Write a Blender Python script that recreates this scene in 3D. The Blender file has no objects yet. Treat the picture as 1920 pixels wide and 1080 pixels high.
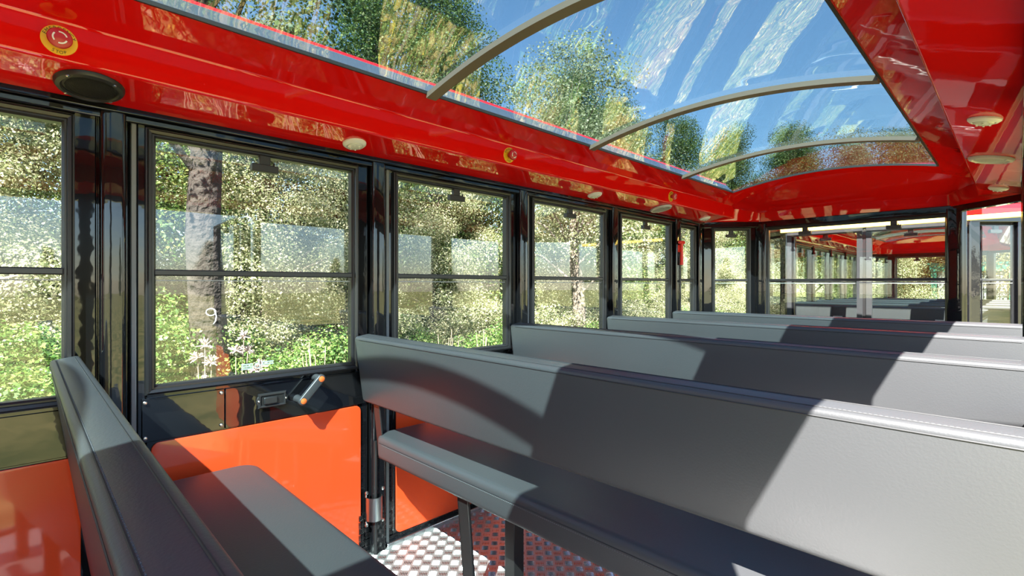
import bpy, bmesh, math, random
import numpy as np
from mathutils import Vector, Matrix

random.seed(7)
RNG = np.random.default_rng(11)
PI = math.pi
scn = bpy.context.scene
COL = scn.collection

# ------------------------------------------------------------------ camera
cd = bpy.data.cameras.new('camera')
cd.sensor_width = 36.0
cd.lens = 17.44
cd.shift_y = -6.0 / 1920.0
cd.clip_start = 0.02
cd.clip_end = 400
cam = bpy.data.objects.new('camera', cd)
COL.objects.link(cam)
cam.location = (0.0, 0.0515, 1.0)
cam.rotation_euler = (PI / 2, 0, math.radians(45.55))
scn.camera = cam

# ------------------------------------------------------------------ sky, sun, exposure
SUN_DIR = Vector((0.5, -0.80, 1.0)).normalized()
world = bpy.data.worlds.new('world')
scn.world = world
world.use_nodes = True
wn = world.node_tree
wn.nodes.clear()
sky = wn.nodes.new('ShaderNodeTexSky')
sky.sky_type = 'NISHITA'
sky.sun_disc = False
sky.sun_elevation = math.asin(SUN_DIR.z)
sky.sun_rotation = math.atan2(SUN_DIR.x, SUN_DIR.y)
sky.air_density = 1.0
sky.dust_density = 0.2
sky.ozone_density = 2.6
bg = wn.nodes.new('ShaderNodeBackground')
bg.inputs['Strength'].default_value = 0.47
wo = wn.nodes.new('ShaderNodeOutputWorld')
wn.links.new(sky.outputs[0], bg.inputs[0])
wn.links.new(bg.outputs[0], wo.inputs[0])

sd = bpy.data.lights.new('sun', 'SUN')
sd.energy = 36.0
sd.angle = math.radians(0.55)
sd.color = (1.0, 0.96, 0.90)
sun = bpy.data.objects.new('sun', sd)
COL.objects.link(sun)
sun.location = (6, -10, 12)
sun.rotation_euler = SUN_DIR.to_track_quat('Z', 'Y').to_euler()

vs = scn.view_settings
vs.view_transform = 'Standard'
vs.look = 'None'
vs.exposure = 0.42
vs.gamma = 1.0
vs.use_curve_mapping = False
scn.cycles.max_bounces = 14
scn.cycles.diffuse_bounces = 5
scn.cycles.glossy_bounces = 6
scn.cycles.transmission_bounces = 6
scn.cycles.transparent_max_bounces = 28
scn.cycles.use_denoising = True


# ------------------------------------------------------------------ materials
def new_mat(name):
    m = bpy.data.materials.new(name)
    m.use_nodes = True
    nt = m.node_tree
    nt.nodes.clear()
    out = nt.nodes.new('ShaderNodeOutputMaterial')
    return m, nt, out


def pr(name, base, rough=0.5, metal=0.0, coat=0.0, coat_rough=0.03, bump=None, spec=0.5, var=None, emit=None):
    """Principled material; bump = (scale, strength, distance), var = (scale, amount)"""
    m, nt, out = new_mat(name)
    b = nt.nodes.new('ShaderNodeBsdfPrincipled')
    b.inputs['Base Color'].default_value = (*base, 1)
    b.inputs['Roughness'].default_value = rough
    b.inputs['Metallic'].default_value = metal
    b.inputs['Coat Weight'].default_value = coat
    b.inputs['Coat Roughness'].default_value = coat_rough
    b.inputs['Specular IOR Level'].default_value = spec
    tc = nt.nodes.new('ShaderNodeTexCoord')
    if bump:
        n = nt.nodes.new('ShaderNodeTexNoise')
        n.inputs['Scale'].default_value = bump[0]
        n.inputs['Detail'].default_value = 3
        nt.links.new(tc.outputs['Object'], n.inputs['Vector'])
        bp = nt.nodes.new('ShaderNodeBump')
        bp.inputs['Strength'].default_value = bump[1]
        bp.inputs['Distance'].default_value = bump[2]
        nt.links.new(n.outputs['Fac'], bp.inputs['Height'])
        nt.links.new(bp.outputs[0], b.inputs['Normal'])
        if coat:
            nt.links.new(bp.outputs[0], b.inputs['Coat Normal'])
    if var:
        n2 = nt.nodes.new('ShaderNodeTexNoise')
        n2.inputs['Scale'].default_value = var[0]
        n2.inputs['Detail'].default_value = 5
        nt.links.new(tc.outputs['Object'], n2.inputs['Vector'])
        mx = nt.nodes.new('ShaderNodeMix')
        mx.data_type = 'RGBA'
        a = var[1]
        mx.inputs[6].default_value = (*[c * (1 - a) for c in base], 1)
        mx.inputs[7].default_value = (*[min(1, c * (1 + a)) for c in base], 1)
        nt.links.new(n2.outputs['Fac'], mx.inputs[0])
        nt.links.new(mx.outputs[2], b.inputs['Base Color'])
    if emit:
        b.inputs['Emission Color'].default_value = (*emit[0], 1)
        b.inputs['Emission Strength'].default_value = emit[1]
    nt.links.new(b.outputs[0], out.inputs[0])
    return m


def glass(name, tint, refl=1.0, wave=None, rough=0.0, ior=1.5):
    m, nt, out = new_mat(name)
    tr = nt.nodes.new('ShaderNodeBsdfTransparent')
    tr.inputs[0].default_value = (*tint, 1)
    gl = nt.nodes.new('ShaderNodeBsdfGlossy')
    gl.inputs['Color'].default_value = (refl, refl, refl, 1)
    gl.inputs['Roughness'].default_value = rough
    fr = nt.nodes.new('ShaderNodeFresnel')
    fr.inputs['IOR'].default_value = 1.5
    # the Fresnel node turns the IOR inside out on back faces; a sheet pane needs the same value on both sides
    geo = nt.nodes.new('ShaderNodeNewGeometry')
    mm = nt.nodes.new('ShaderNodeMix')
    mm.data_type = 'FLOAT'
    mm.inputs[2].default_value = ior
    mm.inputs[3].default_value = 1 / ior
    nt.links.new(geo.outputs['Backfacing'], mm.inputs[0])
    nt.links.new(mm.outputs[0], fr.inputs['IOR'])
    mx = nt.nodes.new('ShaderNodeMixShader')
    nt.links.new(fr.outputs[0], mx.inputs[0])
    nt.links.new(tr.outputs[0], mx.inputs[1])
    nt.links.new(gl.outputs[0], mx.inputs[2])
    if wave:
        tc = nt.nodes.new('ShaderNodeTexCoord')
        n = nt.nodes.new('ShaderNodeTexNoise')
        n.inputs['Scale'].default_value = wave[0]
        n.inputs['Detail'].default_value = 1
        nt.links.new(tc.outputs['Object'], n.inputs['Vector'])
        bp = nt.nodes.new('ShaderNodeBump')
        bp.inputs['Strength'].default_value = wave[1]
        bp.inputs['Distance'].default_value = wave[2]
        nt.links.new(n.outputs['Fac'], bp.inputs['Height'])
        nt.links.new(bp.outputs[0], gl.inputs['Normal'])
    nt.links.new(mx.outputs[0], out.inputs[0])
    return m


def leaf_mat(name, stops, trans=0.45, rough=0.5):
    m, nt, out = new_mat(name)
    geo = nt.nodes.new('ShaderNodeNewGeometry')
    cr = nt.nodes.new('ShaderNodeValToRGB')
    while len(cr.color_ramp.elements) < len(stops):
        cr.color_ramp.elements.new(0.5)
    for e, (p, c) in zip(cr.color_ramp.elements, stops):
        e.position = p
        e.color = (*c, 1)
    nt.links.new(geo.outputs['Random Per Island'], cr.inputs[0])
    b = nt.nodes.new('ShaderNodeBsdfPrincipled')
    b.inputs['Roughness'].default_value = rough
    b.inputs['Specular IOR Level'].default_value = 0.4
    nt.links.new(cr.outputs[0], b.inputs['Base Color'])
    t = nt.nodes.new('ShaderNodeBsdfTranslucent')
    nt.links.new(cr.outputs[0], t.inputs[0])
    mx = nt.nodes.new('ShaderNodeMixShader')
    mx.inputs[0].default_value = trans
    nt.links.new(b.outputs[0], mx.inputs[1])
    nt.links.new(t.outputs[0], mx.inputs[2])
    nt.links.new(mx.outputs[0], out.inputs[0])
    return m


RED = pr('red_lacquer', (0.72, 0.006, 0.004), 0.4, coat=1.0, coat_rough=0.02, bump=(5.0, 0.035, 0.02), spec=0.0)
RED.node_tree.nodes['Principled BSDF'].inputs['Coat IOR'].default_value = 1.7
RED_PANEL = pr('red_panel', (0.80, 0.074, 0.017), 0.3, coat=1.0, coat_rough=0.05, bump=(7.0, 0.03, 0.01), spec=0.1)
BLACK = pr('black_gloss', (0.006, 0.006, 0.007), 0.12, coat=1.0, coat_rough=0.02, bump=(9.0, 0.05, 0.01), spec=0.1)
FRAME = pr('black_frame', (0.016, 0.015, 0.016), 0.33)
PLASTIC = pr('black_plastic', (0.02, 0.02, 0.021), 0.4)
LEATHER = pr('grey_leather', (0.045, 0.047, 0.050), 0.40, bump=(260.0, 0.07, 0.004), var=(3.0, 0.12), spec=0.5)
THREAD = pr('thread', (0.085, 0.088, 0.092), 0.6)
SEAM = pr('seam_dark', (0.016, 0.017, 0.019), 0.6)  # dark colour of the sewn seam lines
STEEL_BLACK = pr('black_steel', (0.018, 0.016, 0.016), 0.3, bump=(60, 0.05, 0.003))
STEEL = pr('brushed_steel', (0.55, 0.55, 0.53), 0.28, metal=1.0)
ALU = pr('aluminium', (0.62, 0.62, 0.63), 0.27, metal=1.0, var=(14, 0.12))
PLATE = pr('aluminium_plate', (0.55, 0.54, 0.53), 0.48, metal=0.85, var=(14, 0.12))
SEAL = pr('grey_seal', (0.16, 0.17, 0.17), 0.5)
GREYFRAME = pr('grey_frame', (0.016, 0.0165, 0.019), 0.6)
RIB = pr('bronze_rib', (0.115, 0.092, 0.07), 0.45)
RUBBER = pr('rubber', (0.012, 0.012, 0.013), 0.55)
GUTTER = pr('grey_gutter', (0.07, 0.075, 0.09), 0.25, coat=0.5)
YELLOW = pr('yellow_plate', (0.86, 0.50, 0.015), 0.4)
YGLARE = pr('painted_glare', (0.95, 0.66, 0.13), 0.35)  # yellow base colour imitates the bright light along the eave
BUTTON = pr('button_red', (0.5, 0.012, 0.02), 0.3)
WHITE = pr('white_plastic', (0.78, 0.77, 0.72), 0.35)
LENS = pr('lamp_lens', (0.70, 0.70, 0.62), 0.12, coat=0.6)
MESHBLK = pr('speaker_mesh', (0.018, 0.018, 0.016), 0.5)
ORANGE = pr('orange_cap', (0.85, 0.16, 0.03), 0.4)
GREYP = pr('grey_grip', (0.045, 0.047, 0.05), 0.35)
INK = pr('black_ink', (0.01, 0.01, 0.01), 0.5)
HAMMER = pr('hammer_red', (0.80, 0.03, 0.015), 0.3)
GREEN = pr('green_paint', (0.006, 0.07, 0.042), 0.5)
CONC = pr('pale_cladding', (0.14, 0.15, 0.13), 0.7, var=(6, 0.1))
ETCH = pr('etched_white', (0.40, 0.42, 0.40), 0.6)
WIN = glass('window_glass', (0.955, 0.975, 0.965), 1.0)
ROOFG = glass('roof_glass', (0.52, 0.61, 0.62), 1.0, wave=(5.0, 0.06, 0.02), ior=1.7)
BARK = pr('bark', (0.017, 0.0115, 0.0075), 0.9, bump=(16, 1.0, 0.05), var=(9, 0.45))
BARK_PALE = pr('pale_bark', (0.15, 0.12, 0.09), 0.9, bump=(14, 1.0, 0.04), var=(8, 0.4))
CHALK = pr('white_marking', (0.40, 0.40, 0.39), 0.8)
LEAF_A = leaf_mat('leaf_pale', [(0.0, (0.10, 0.135, 0.05)), (0.4, (0.235, 0.255, 0.12)), (0.75, (0.40, 0.38, 0.225)), (1.0, (0.62, 0.57, 0.39))], trans=0.5)
LEAF_B = leaf_mat('leaf_green', [(0.0, (0.025, 0.054, 0.013)), (0.5, (0.065, 0.115, 0.025)), (0.85, (0.158, 0.194, 0.050)), (1.0, (0.302, 0.288, 0.094))])
LEAF_C = leaf_mat('leaf_shrub', [(0.0, (0.030, 0.080, 0.016)), (0.5, (0.085, 0.165, 0.033)), (0.85, (0.18, 0.26, 0.06)), (1.0, (0.36, 0.38, 0.14))])
LEAF_D = leaf_mat('leaf_autumn', [(0.0, (0.09, 0.07, 0.025)), (0.5, (0.19, 0.165, 0.055)), (0.85, (0.34, 0.30, 0.11)), (1.0, (0.15, 0.17, 0.05))])
LITTER = leaf_mat('leaf_litter', [(0.0, (0.16, 0.10, 0.04)), (0.5, (0.34, 0.24, 0.10)), (0.85, (0.52, 0.40, 0.16)), (1.0, (0.60, 0.46, 0.06))], trans=0.2)
GRASSB = leaf_mat('grass_blade', [(0.0, (0.086, 0.130, 0.022)), (0.6, (0.202, 0.230, 0.050)), (1.0, (0.346, 0.302, 0.130))])
DRY = pr('dry_stem', (0.30, 0.22, 0.14), 0.8)
FLUFF = pr('seed_fluff', (0.33, 0.26, 0.22), 0.9)

gm, gnt, gout = new_mat('grass_ground')
_b = gnt.nodes.new('ShaderNodeBsdfPrincipled')
_b.inputs['Roughness'].default_value = 0.9
_tc = gnt.nodes.new('ShaderNodeTexCoord')
_n = gnt.nodes.new('ShaderNodeTexNoise')
_n.inputs['Scale'].default_value = 1.3
_n.inputs['Detail'].default_value = 8
_cr = gnt.nodes.new('ShaderNodeValToRGB')
_cr.color_ramp.elements[0].position = 0.35
_cr.color_ramp.elements[0].color = (0.10, 0.12, 0.025, 1)
_cr.color_ramp.elements[1].position = 0.7
_cr.color_ramp.elements[1].color = (0.32, 0.27, 0.09, 1)
gnt.links.new(_tc.outputs['Object'], _n.inputs['Vector'])
gnt.links.new(_n.outputs['Fac'], _cr.inputs[0])
gnt.links.new(_cr.outputs[0], _b.inputs['Base Color'])
gnt.links.new(_b.outputs[0], gout.inputs[0])
GROUND = gm


# ------------------------------------------------------------------ mesh helpers
class MB:
    def __init__(self):
        self.v = []
        self.f = []

    def add(self, verts, faces, M=None):
        o = len(self.v)
        if M is not None:
            verts = [M @ Vector(p) for p in verts]
        self.v += [tuple(p) for p in verts]
        self.f += [tuple(i + o for i in f) for f in faces]
        return self

    def box(self, x0, x1, y0, y1, z0, z1, M=None):
        if x0 > x1: x0, x1 = x1, x0
        vs_ = [(x0, y0, z0), (x1, y0, z0), (x1, y1, z0), (x0, y1, z0),
               (x0, y0, z1), (x1, y0, z1), (x1, y1, z1), (x0, y1, z1)]
        fs = [(3, 2, 1, 0), (4, 5, 6, 7), (0, 1, 5, 4), (1, 2, 6, 5), (2, 3, 7, 6), (3, 0, 4, 7)]
        return self.add(vs_, fs, M)

    def tube(self, path, rad, n=8, caps=True):
        path = [Vector(p) for p in path]
        rads = rad if isinstance(rad, (list, tuple)) else [rad] * len(path)
        vs_, fs = [], []
        ref = Vector((0, 0, 1))
        for i, p in enumerate(path):
            t = (path[min(i + 1, len(path) - 1)] - path[max(i - 1, 0)]).normalized()
            r_ = ref if abs(t.dot(ref)) < 0.95 else Vector((1, 0, 0))
            a = t.cross(r_).normalized()
            b = t.cross(a).normalized()
            for k in range(n):
                an = 2 * PI * k / n
                vs_.append(p + (a * math.cos(an) + b * math.sin(an)) * rads[i])
        for i in range(len(path) - 1):
            for k in range(n):
                k2 = (k + 1) % n
                fs.append((i * n + k, (i + 1) * n + k, (i + 1) * n + k2, i * n + k2))
        if caps:
            fs.append(tuple(range(n)))
            fs.append(tuple(reversed(range((len(path) - 1) * n, len(path) * n))))
        return self.add(vs_, fs)

    def pad(self, w, h, t, rc, re, M=None, nc=6, ne=4, bulge=0.0):
        """rounded-rectangle slab in local XY, thickness along Z, rounded edges"""
        levels = []
        for k in range(ne + 1):
            a = PI / 2 * k / ne
            levels.append((re * (1 - math.sin(a)), -t / 2 + re * (1 - math.cos(a))))
        for k in range(ne + 1):
            a = PI / 2 * k / ne
            levels.append((re * (1 - math.cos(a)), t / 2 - re + re * math.sin(a)))
        n = 4 * (nc + 1)
        vs_, fs = [], []
        for ins, z in levels:
            r = max(rc - ins, 0.0004)
            hw, hh = w / 2 - ins, h / 2 - ins
            for q, (sx, sy, a0) in enumerate(((1, 1, 0), (-1, 1, PI / 2), (-1, -1, PI), (1, -1, 1.5 * PI))):
                cx, cy = sx * (hw - r), sy * (hh - r)
                for k in range(nc + 1):
                    a = a0 + PI / 2 * k / nc
                    vs_.append((cx + r * math.cos(a), cy + r * math.sin(a), z))
        for i in range(len(levels) - 1):
            for k in range(n):
                k2 = (k + 1) % n
                fs.append((i * n + k, i * n + k2, (i + 1) * n + k2, (i + 1) * n + k))
        fs.append(tuple(reversed(range(n))))
        fs.append(tuple(range((len(levels) - 1) * n, len(levels) * n)))
        return self.add(vs_, fs, M)

    def lathe(self, prof, n=32, M=None):
        vs_, fs = [], []
        for r, z in prof:
            for k in range(n):
                a = 2 * PI * k / n
                vs_.append((r * math.cos(a), r * math.sin(a), z))
        for i in range(len(prof) - 1):
            for k in range(n):
                k2 = (k + 1) % n
                fs.append((i * n + k, i * n + k2, (i + 1) * n + k2, (i + 1) * n + k))
        fs.append(tuple(range((len(prof) - 1) * n, len(prof) * n)))
        fs.append(tuple(reversed(range(n))))
        return self.add(vs_, fs, M)

    def frame(self, x0, x1, z0, z1, prof):
        """mitred window frame: prof = (outset from the opening, y)"""
        vs_, fs = [], []
        m = len(prof)
        for cx, cz, sx, sz in ((x0, z0, -1, -1), (x1, z0, 1, -1), (x1, z1, 1, 1), (x0, z1, -1, 1)):
            for d, y in prof:
                vs_.append((cx + sx * d, y, cz + sz * d))
        for c in range(4):
            c2 = (c + 1) % 4
            for i in range(m - 1):
                fs.append((c * m + i, c2 * m + i, c2 * m + i + 1, c * m + i + 1))
        return self.add(vs_, fs)

    def build(self, name, mat, parent=None, bevel=0.0, angle=32, fix=True):
        me = bpy.data.meshes.new(name)
        me.from_pydata(self.v, [], self.f)
        if fix:
            bm = bmesh.new()
            bm.from_mesh(me)
            bmesh.ops.recalc_face_normals(bm, faces=bm.faces)
            bm.to_mesh(me)
            bm.free()
        me.materials.append(mat)
        me.polygons.foreach_set('use_smooth', [True] * len(me.polygons))
        me.set_sharp_from_angle(angle=math.radians(angle))
        o = bpy.data.objects.new(name, me)
        COL.objects.link(o)
        if parent:
            o.parent = parent
        if bevel:
            md = o.modifiers.new('bevel', 'BEVEL')
            md.width = bevel
            md.segments = 2
            md.limit_method = 'ANGLE'
            md.angle_limit = math.radians(30)
        return o


def empty(name, loc=(0, 0, 0), rz=0.0, parent=None):
    o = bpy.data.objects.new(name, None)
    o.empty_display_size = 0.1
    COL.objects.link(o)
    o.location = loc
    o.rotation_euler = (0, 0, rz)
    if parent:
        o.parent = parent
    return o


def tag(o, label, cat, group=None):
    o['label'] = label
    o['category'] = cat
    if group:
        o['group'] = group
    return o


def struct(o):
    o['kind'] = 'structure'
    return o


def children(o):
    return [c for c in bpy.data.objects if c.parent == o]


KIDS = {}


def kids_map():
    KIDS.clear()
    for o in bpy.data.objects:
        if o.parent:
            KIDS.setdefault(o.parent.name, []).append(o)


def copy_tree(o, parent=None):
    c = o.copy()
    COL.objects.link(c)
    c.parent = parent
    for ch in KIDS.get(o.name, []):
        copy_tree(ch, c)
    return c


def T(x, y, z):
    return Matrix.Translation((x, y, z))


def RX(a): return Matrix.Rotation(a, 4, 'X')
def RY(a): return Matrix.Rotation(a, 4, 'Y')
def RZ(a): return Matrix.Rotation(a, 4, 'Z')


# ------------------------------------------------------------------ wagon dimensions
XL, XR = -1.70, 0.04            # wall planes
YF, YB = 4.05, -0.91            # front and rear end walls
ZG0, ZG1, ZH = 0.7176, 1.4115, 1.4724
PITCH = 0.78
WAGON = []                      # structure roots, copied for the next wagon


def root(name, loc=(0, 0, 0), rz=0.0):
    o = struct(empty(name, loc, rz))
    WAGON.append(o)
    return o


FP = [(0.0, 0.022), (0.0, -0.004), (0.005, -0.010), (0.009, -0.010), (0.011, -0.016), (0.018, -0.018), (0.021, -0.014), (0.024, -0.013), (0.026, 0.004)]


def window(parent, x0, x1, latches, z0=ZG0, z1=ZG1, fmat=FRAME, rail=True, deep=None):
    """sliding window in the local frame of a wall: x along it, y outwards"""
    MB().frame(x0, x1, z0, z1, FP).build('frame', fmat, parent, angle=20)
    zr = 1.0345
    if rail:
        MB().box(x0 - .004, x1 + .004, -0.006, 0.014, zr - .009, zr + .009).build('mid_rail', fmat, parent, bevel=.003)
        MB().box(x0, x1, 0.015, 0.019, zr, z1 + .004).build('pane', WIN, parent)
        MB().box(x0, x1, 0.006, 0.010, z0 - .004, zr - .009).build('pane', WIN, parent)
        MB().box(x0, x1, 0.0045, 0.0115, zr - .0235, zr - .0205).build('pane_edge', ETCH, parent)
    else:
        MB().box(x0, x1, 0.015, 0.019, z0, z1 + .004).build('pane', WIN, parent)
    for lx in latches:
        b = MB()
        b.box(lx - .017, lx + .017, -.006, .012, z1 - .030, z1 + .004)
        b.box(lx - .040, lx + .040, -.012, .013, z1 - .050, z1 - .026)
        b.box(lx + .022, lx + .027, -.015, -.008, z1 - .030, z1 - .018)
        b.build('latch', PLASTIC, parent, bevel=.003)


def leaf(parent, s0, s1, g0, g1):
    """black lacquered wall bay with an opening for a window and a red lower panel"""
    a0, a1, b0, b1 = g0 - .022, g1 + .022, ZG0 - .022, ZG1 + .022
    b = MB()
    b.box(s0, a0, 0, .03, .02, 1.448)
    b.box(a1, s1, 0, .03, .02, 1.448)
    b.box(a0, a1, 0, .03, b1, 1.448)
    b.box(a0, a1, 0, .03, .02, b0)
    b.build('bay_frame', BLACK, parent, bevel=.003)
    w, h = (s1 - s0) - .062, .526
    MB().pad(w, h, .006, .022, .002, T((s0 + s1) / 2, -.003, .294) @ RX(PI / 2)).build('red_panel', RED_PANEL, parent)


def post(parent, s0, s1, y=-.028, z0=0.0, z1=1.458):
    w = s1 - s0
    M = T((s0 + s1) / 2, (y + .03) / 2, (z0 + z1) / 2)
    MB().pad(w, .03 - y, z1 - z0, .011, .002, M, nc=5, ne=1).build('post', BLACK, parent)


def seal_strip(parent, s0, s1):
    MB().box(s0, s1, -.010, .02, .0, 1.452).build('seal_strip', SEAL, parent, bevel=.002)


def screw(parent, x, z, y=-.008, r=.0055):
    MB().lathe([(r, 0), (r, .002), (r * .7, .0035), (0.0003, .004)], 10, T(x, y, z) @ RX(PI / 2)).build('screw', STEEL, parent)


# ---- side walls: local x runs along the wall, y points outwards
def door_fittings(parent, s0, s1):
    cut = s0 + .2145
    for a, b_ in ((s0 + .010, cut), (cut + .002, s1 - .010)):
        MB().box(a, b_, -.006, 0.0, .561, .683).build('band_plate', BLACK, parent, bevel=.0015)
    for x in (s0 + .017, cut - .009):
        for z in (.574, .672):
            screw(parent, x, z)
    # recessed latch
    cx, cz = s0 + .352, .628
    M = T(cx, -.009, cz) @ RX(PI / 2)
    lt = empty('door_latch', (0, 0, 0), 0, parent)
    b = MB()
    b.frame(cx - .033, cx + .033, cz - .013, cz + .013, [(0, -.001), (0, -.011), (.004, -.014), (.007, -.014), (.0105, -.010), (.0105, -.004)])
    b.build('latch_bezel', PLASTIC, lt)
    bb = MB()
    bb.pad(.098, .047, .006, .0232, .002, T(cx, -.008, cz) @ RX(PI / 2))
    bb.build('latch_plate', PLASTIC, lt)
    MB().box(cx - .033, cx + .033, -.0125, -.0105, cz - .013, cz + .013).build('latch_recess', INK, lt)
    MB().box(cx - .028, cx + .014, -.018, -.0115, cz - .0115, cz + .0115).build('latch_paddle', PLASTIC, lt, bevel=.003)
    for dx in (-.0415, .0415):
        screw(lt, cx + dx, cz, -.011, .004)
    # grab handle
    gh = empty('grab_handle', (0, 0, 0), 0, parent)
    p0, p1 = (s0 + .432, .618), (s0 + .492, .683)
    an = math.atan2(p1[1] - p0[1], p1[0] - p0[0])
    L = math.hypot(p1[0] - p0[0], p1[1] - p0[1])
    for p in (p0, p1):
        MB().lathe([(.014, 0), (.012, .012), (.0115, .044), (.013, .046)], 16, T(p[0], -.004, p[1]) @ RX(PI / 2)).build('handle_foot', GREYP, gh)
        MB().lathe([(.0095, 0), (.0095, .003), (.006, .0045), (.0003, .005)], 16, T(p[0], -.060, p[1]) @ RX(PI / 2)).build('end_cap', ORANGE, gh)
    MB().pad(L + .030, .027, .016, .0132, .004, T((p0[0] + p1[0]) / 2, -.053, (p0[1] + p1[1]) / 2) @ RY(-an) @ RX(PI / 2)).build('grip', GREYP, gh)


wnum = [0]


def win_root(rt, x0, x1, latches, **kw):
    wnum[0] += 1
    o = root('window_%d' % wnum[0], rt.location, rt.rotation_euler.z)
    window(o, x0, x1, latches, **kw)
    return o


def open_root(rt, x0, x1):
    wnum[0] += 1
    o = root('window_%d' % wnum[0], rt.location, rt.rotation_euler.z)
    MB().frame(x0, x1, ZG0, ZG1, FP).build('frame', FRAME, o, angle=20)
    return o


wl = root('wall_left', (XL, 0, 0), PI / 2)
for k in range(-1, 5):
    post(wl, .190 + PITCH * k, .246 + PITCH * k)
    seal_strip(wl, .257 + PITCH * k, .269 + PITCH * k)
    MB().box(.178 + PITCH * k, .278 + PITCH * k, .030, .042, .0, 1.45).build('backing', BLACK, wl)
for k in (-1, 1, 2, 3):
    leaf(wl, .271 + PITCH * k, .965 + PITCH * k, .313 + PITCH * k, .897 + PITCH * k)
    win_root(wl, .313 + PITCH * k, .897 + PITCH * k, [.602 + PITCH * k])
    MB().box(.285 + PITCH * k, .950 + PITCH * k, -.004, .0, .562, .683).build('band_plate', BLACK, wl, bevel=.0015)
# door in the second bay
door1 = root('door_1', (XL, 0, 0), PI / 2)
leaf(door1, .271, .965, .313, .897)
dw = empty('window', (0, 0, 0), 0, door1)
window(dw, .313, .897, [.602])
door_fittings(door1, .271, .965)
# narrow front pane and rear pane of the left wall
for s0, s1, g0, g1 in ((3.378, 3.655, 3.408, 3.612),):
    leaf(wl, s0, s1, g0, g1)
    win_root(wl, g0, g1, [] if g1 - g0 < .3 else [(g0 + g1) / 2])
post(wl, 3.665, 3.75)
b = MB()
b.box(-.62, 3.76, -.020, .035, 1.439, 1.457)
b.box(-.62, 3.76, -.030, .035, 1.457, 1.479)
b.build('header_beam', BLACK, wl, bevel=.004)
b = MB().box(-.62, 3.76, -.006, .035, -.02, .03)
b.build('kick_plate', BLACK, wl, bevel=.002)
MB().box(1.035, 1.66, -.022, -.006, .0, .013).build('sill_trim', ALU, wl, bevel=.003)
# raised tread on the black kick plates beside the door
b = MB()
for i in range(28):
    for j in range(6):
        for q in range(4):
            x = .935 + i * .026
            z = .012 + j * .024
            if i > 4 and j:
                continue
            if (i + j) % 2:
                b.box(x - .010, x + .010, -.0085, -.005, z + q * .0052 - .0015, z + q * .0052 + .0015)
            else:
                b.box(x - .010 + q * .0055, x - .0075 + q * .0055, -.0085, -.005, z - .004, z + .018)
tr = b.build('tread_pattern', BLACK, wl)
tr['kind'] = 'stuff'
# steel hinge cover on the post
hg = empty('hinge_cover', (0, 0, 0), 0, wl)
b = MB()
vs_, fs = [], []
for zi, z in enumerate((.130, .215)):
    for k in range(13):
        a = PI * k / 12
        for r in (.031, .027):
            vs_.append((.978 + r * math.cos(a), -.018 - 1.15 * r * math.sin(a), z))
for k in range(12):
    a, c = k * 2, k * 2 + 2
    o2 = 26
    fs += [(a, c, c + o2, a + o2), (a + 1, a + 1 + o2, c + 1 + o2, c + 1), (a, a + 1, c + 1, c), (a + o2, c + o2, c + 1 + o2, a + 1 + o2)]
b.add(vs_, fs)
b.build('cover', STEEL, hg)
for dx in (-.033, .033):
    for z, zz in ((.127, .118), (.218, .236)):
        MB().tube([(.978 + dx * .95, -.020, z), (.978 + dx, -.026, zz)], .0035, 6).build('pin', STEEL, hg)
        MB().lathe([(.0015, -.007), (.006, -.004), (.007, 0), (.006, .004), (.0015, .007)], 10, T(.978 + dx, -.028, zz)).build('screw', STEEL, hg)
MB().tube([(.978, -.032, .0), (.978, -.032, .42)], .007, 8).build('hinge_rod', STEEL_BLACK, hg)

wr = root('wall_right', (XR, 0, 0), -PI / 2)
OFS = 0.06
for k in range(-1, 5):
    post(wr, -(.246 + OFS + PITCH * k), -(.19 + OFS + PITCH * k))
for k in (1, 2, 3):
    leaf(wr, -(.965 + OFS + PITCH * k), -(.271 + OFS + PITCH * k), -(.897 + OFS + PITCH * k), -(.313 + OFS + PITCH * k))
    open_root(wr, -(.897 + OFS + PITCH * k), -(.313 + OFS + PITCH * k))
for s0, s1, g0, g1 in ((-3.655, -3.44, -3.615, -3.48),):
    leaf(wr, s0, s1, g0, g1)
    win_root(wr, g0, g1, [])
post(wr, -3.75, -3.665)
post(wr, .55, .62)
b = MB()
b.box(-3.76, .62, -.020, .035, 1.439, 1.457)
b.box(-3.76, .62, -.030, .035, 1.457, 1.479)
b.build('header_beam', BLACK, wr, bevel=.004)
MB().box(-3.76, .62, -.004, .035, -.02, .03).build('kick_plate', BLACK, wr, bevel=.002)
# the door of the far side stands open, its red panel towards the sun
door2 = root('door_2', (XR + .035, 1.03, 0), math.radians(3))
leaf(door2, 0.0, .694, .068, .652)
dw2 = empty('window', (0, 0, 0), 0, door2)
window(dw2, .068, .652, [.36])

# ---- end walls with their angled corners
def end_wall(name, x0, y, x1, rz, frames, fmat, inner=True):
    L = abs(x1 - x0)
    w = root(name, (x0, y, 0), rz)
    post(w, -.03, .048, z1=1.46)
    post(w, L - .048, L + .03, z1=1.46)
    MB().box(.0, L, -.012, .03, 1.436, 1.479).build('header_beam', BLACK, w, bevel=.004)
    b = MB()
    b.box(.02, L - .02, .0, .03, .0, ZG0 - .022)
    b.build('bay_frame', BLACK, w, bevel=.003)
    if len(frames) == 2:
        m0, m1 = frames[0][1], frames[1][0]
        MB().box(m0 + .024, m1 - .024, -.005, .03, .70, 1.43).build('mullion', FRAME, w, bevel=.002)
    if inner:
        MB().pad(L - .16, .50, .006, .022, .002, T(L / 2, -.003, .304) @ RX(PI / 2)).build('red_panel', RED_PANEL, w)
    for g0, g1, la in frames:
        win_root(w, g0, g1, la, fmat=fmat)
    return w


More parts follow.
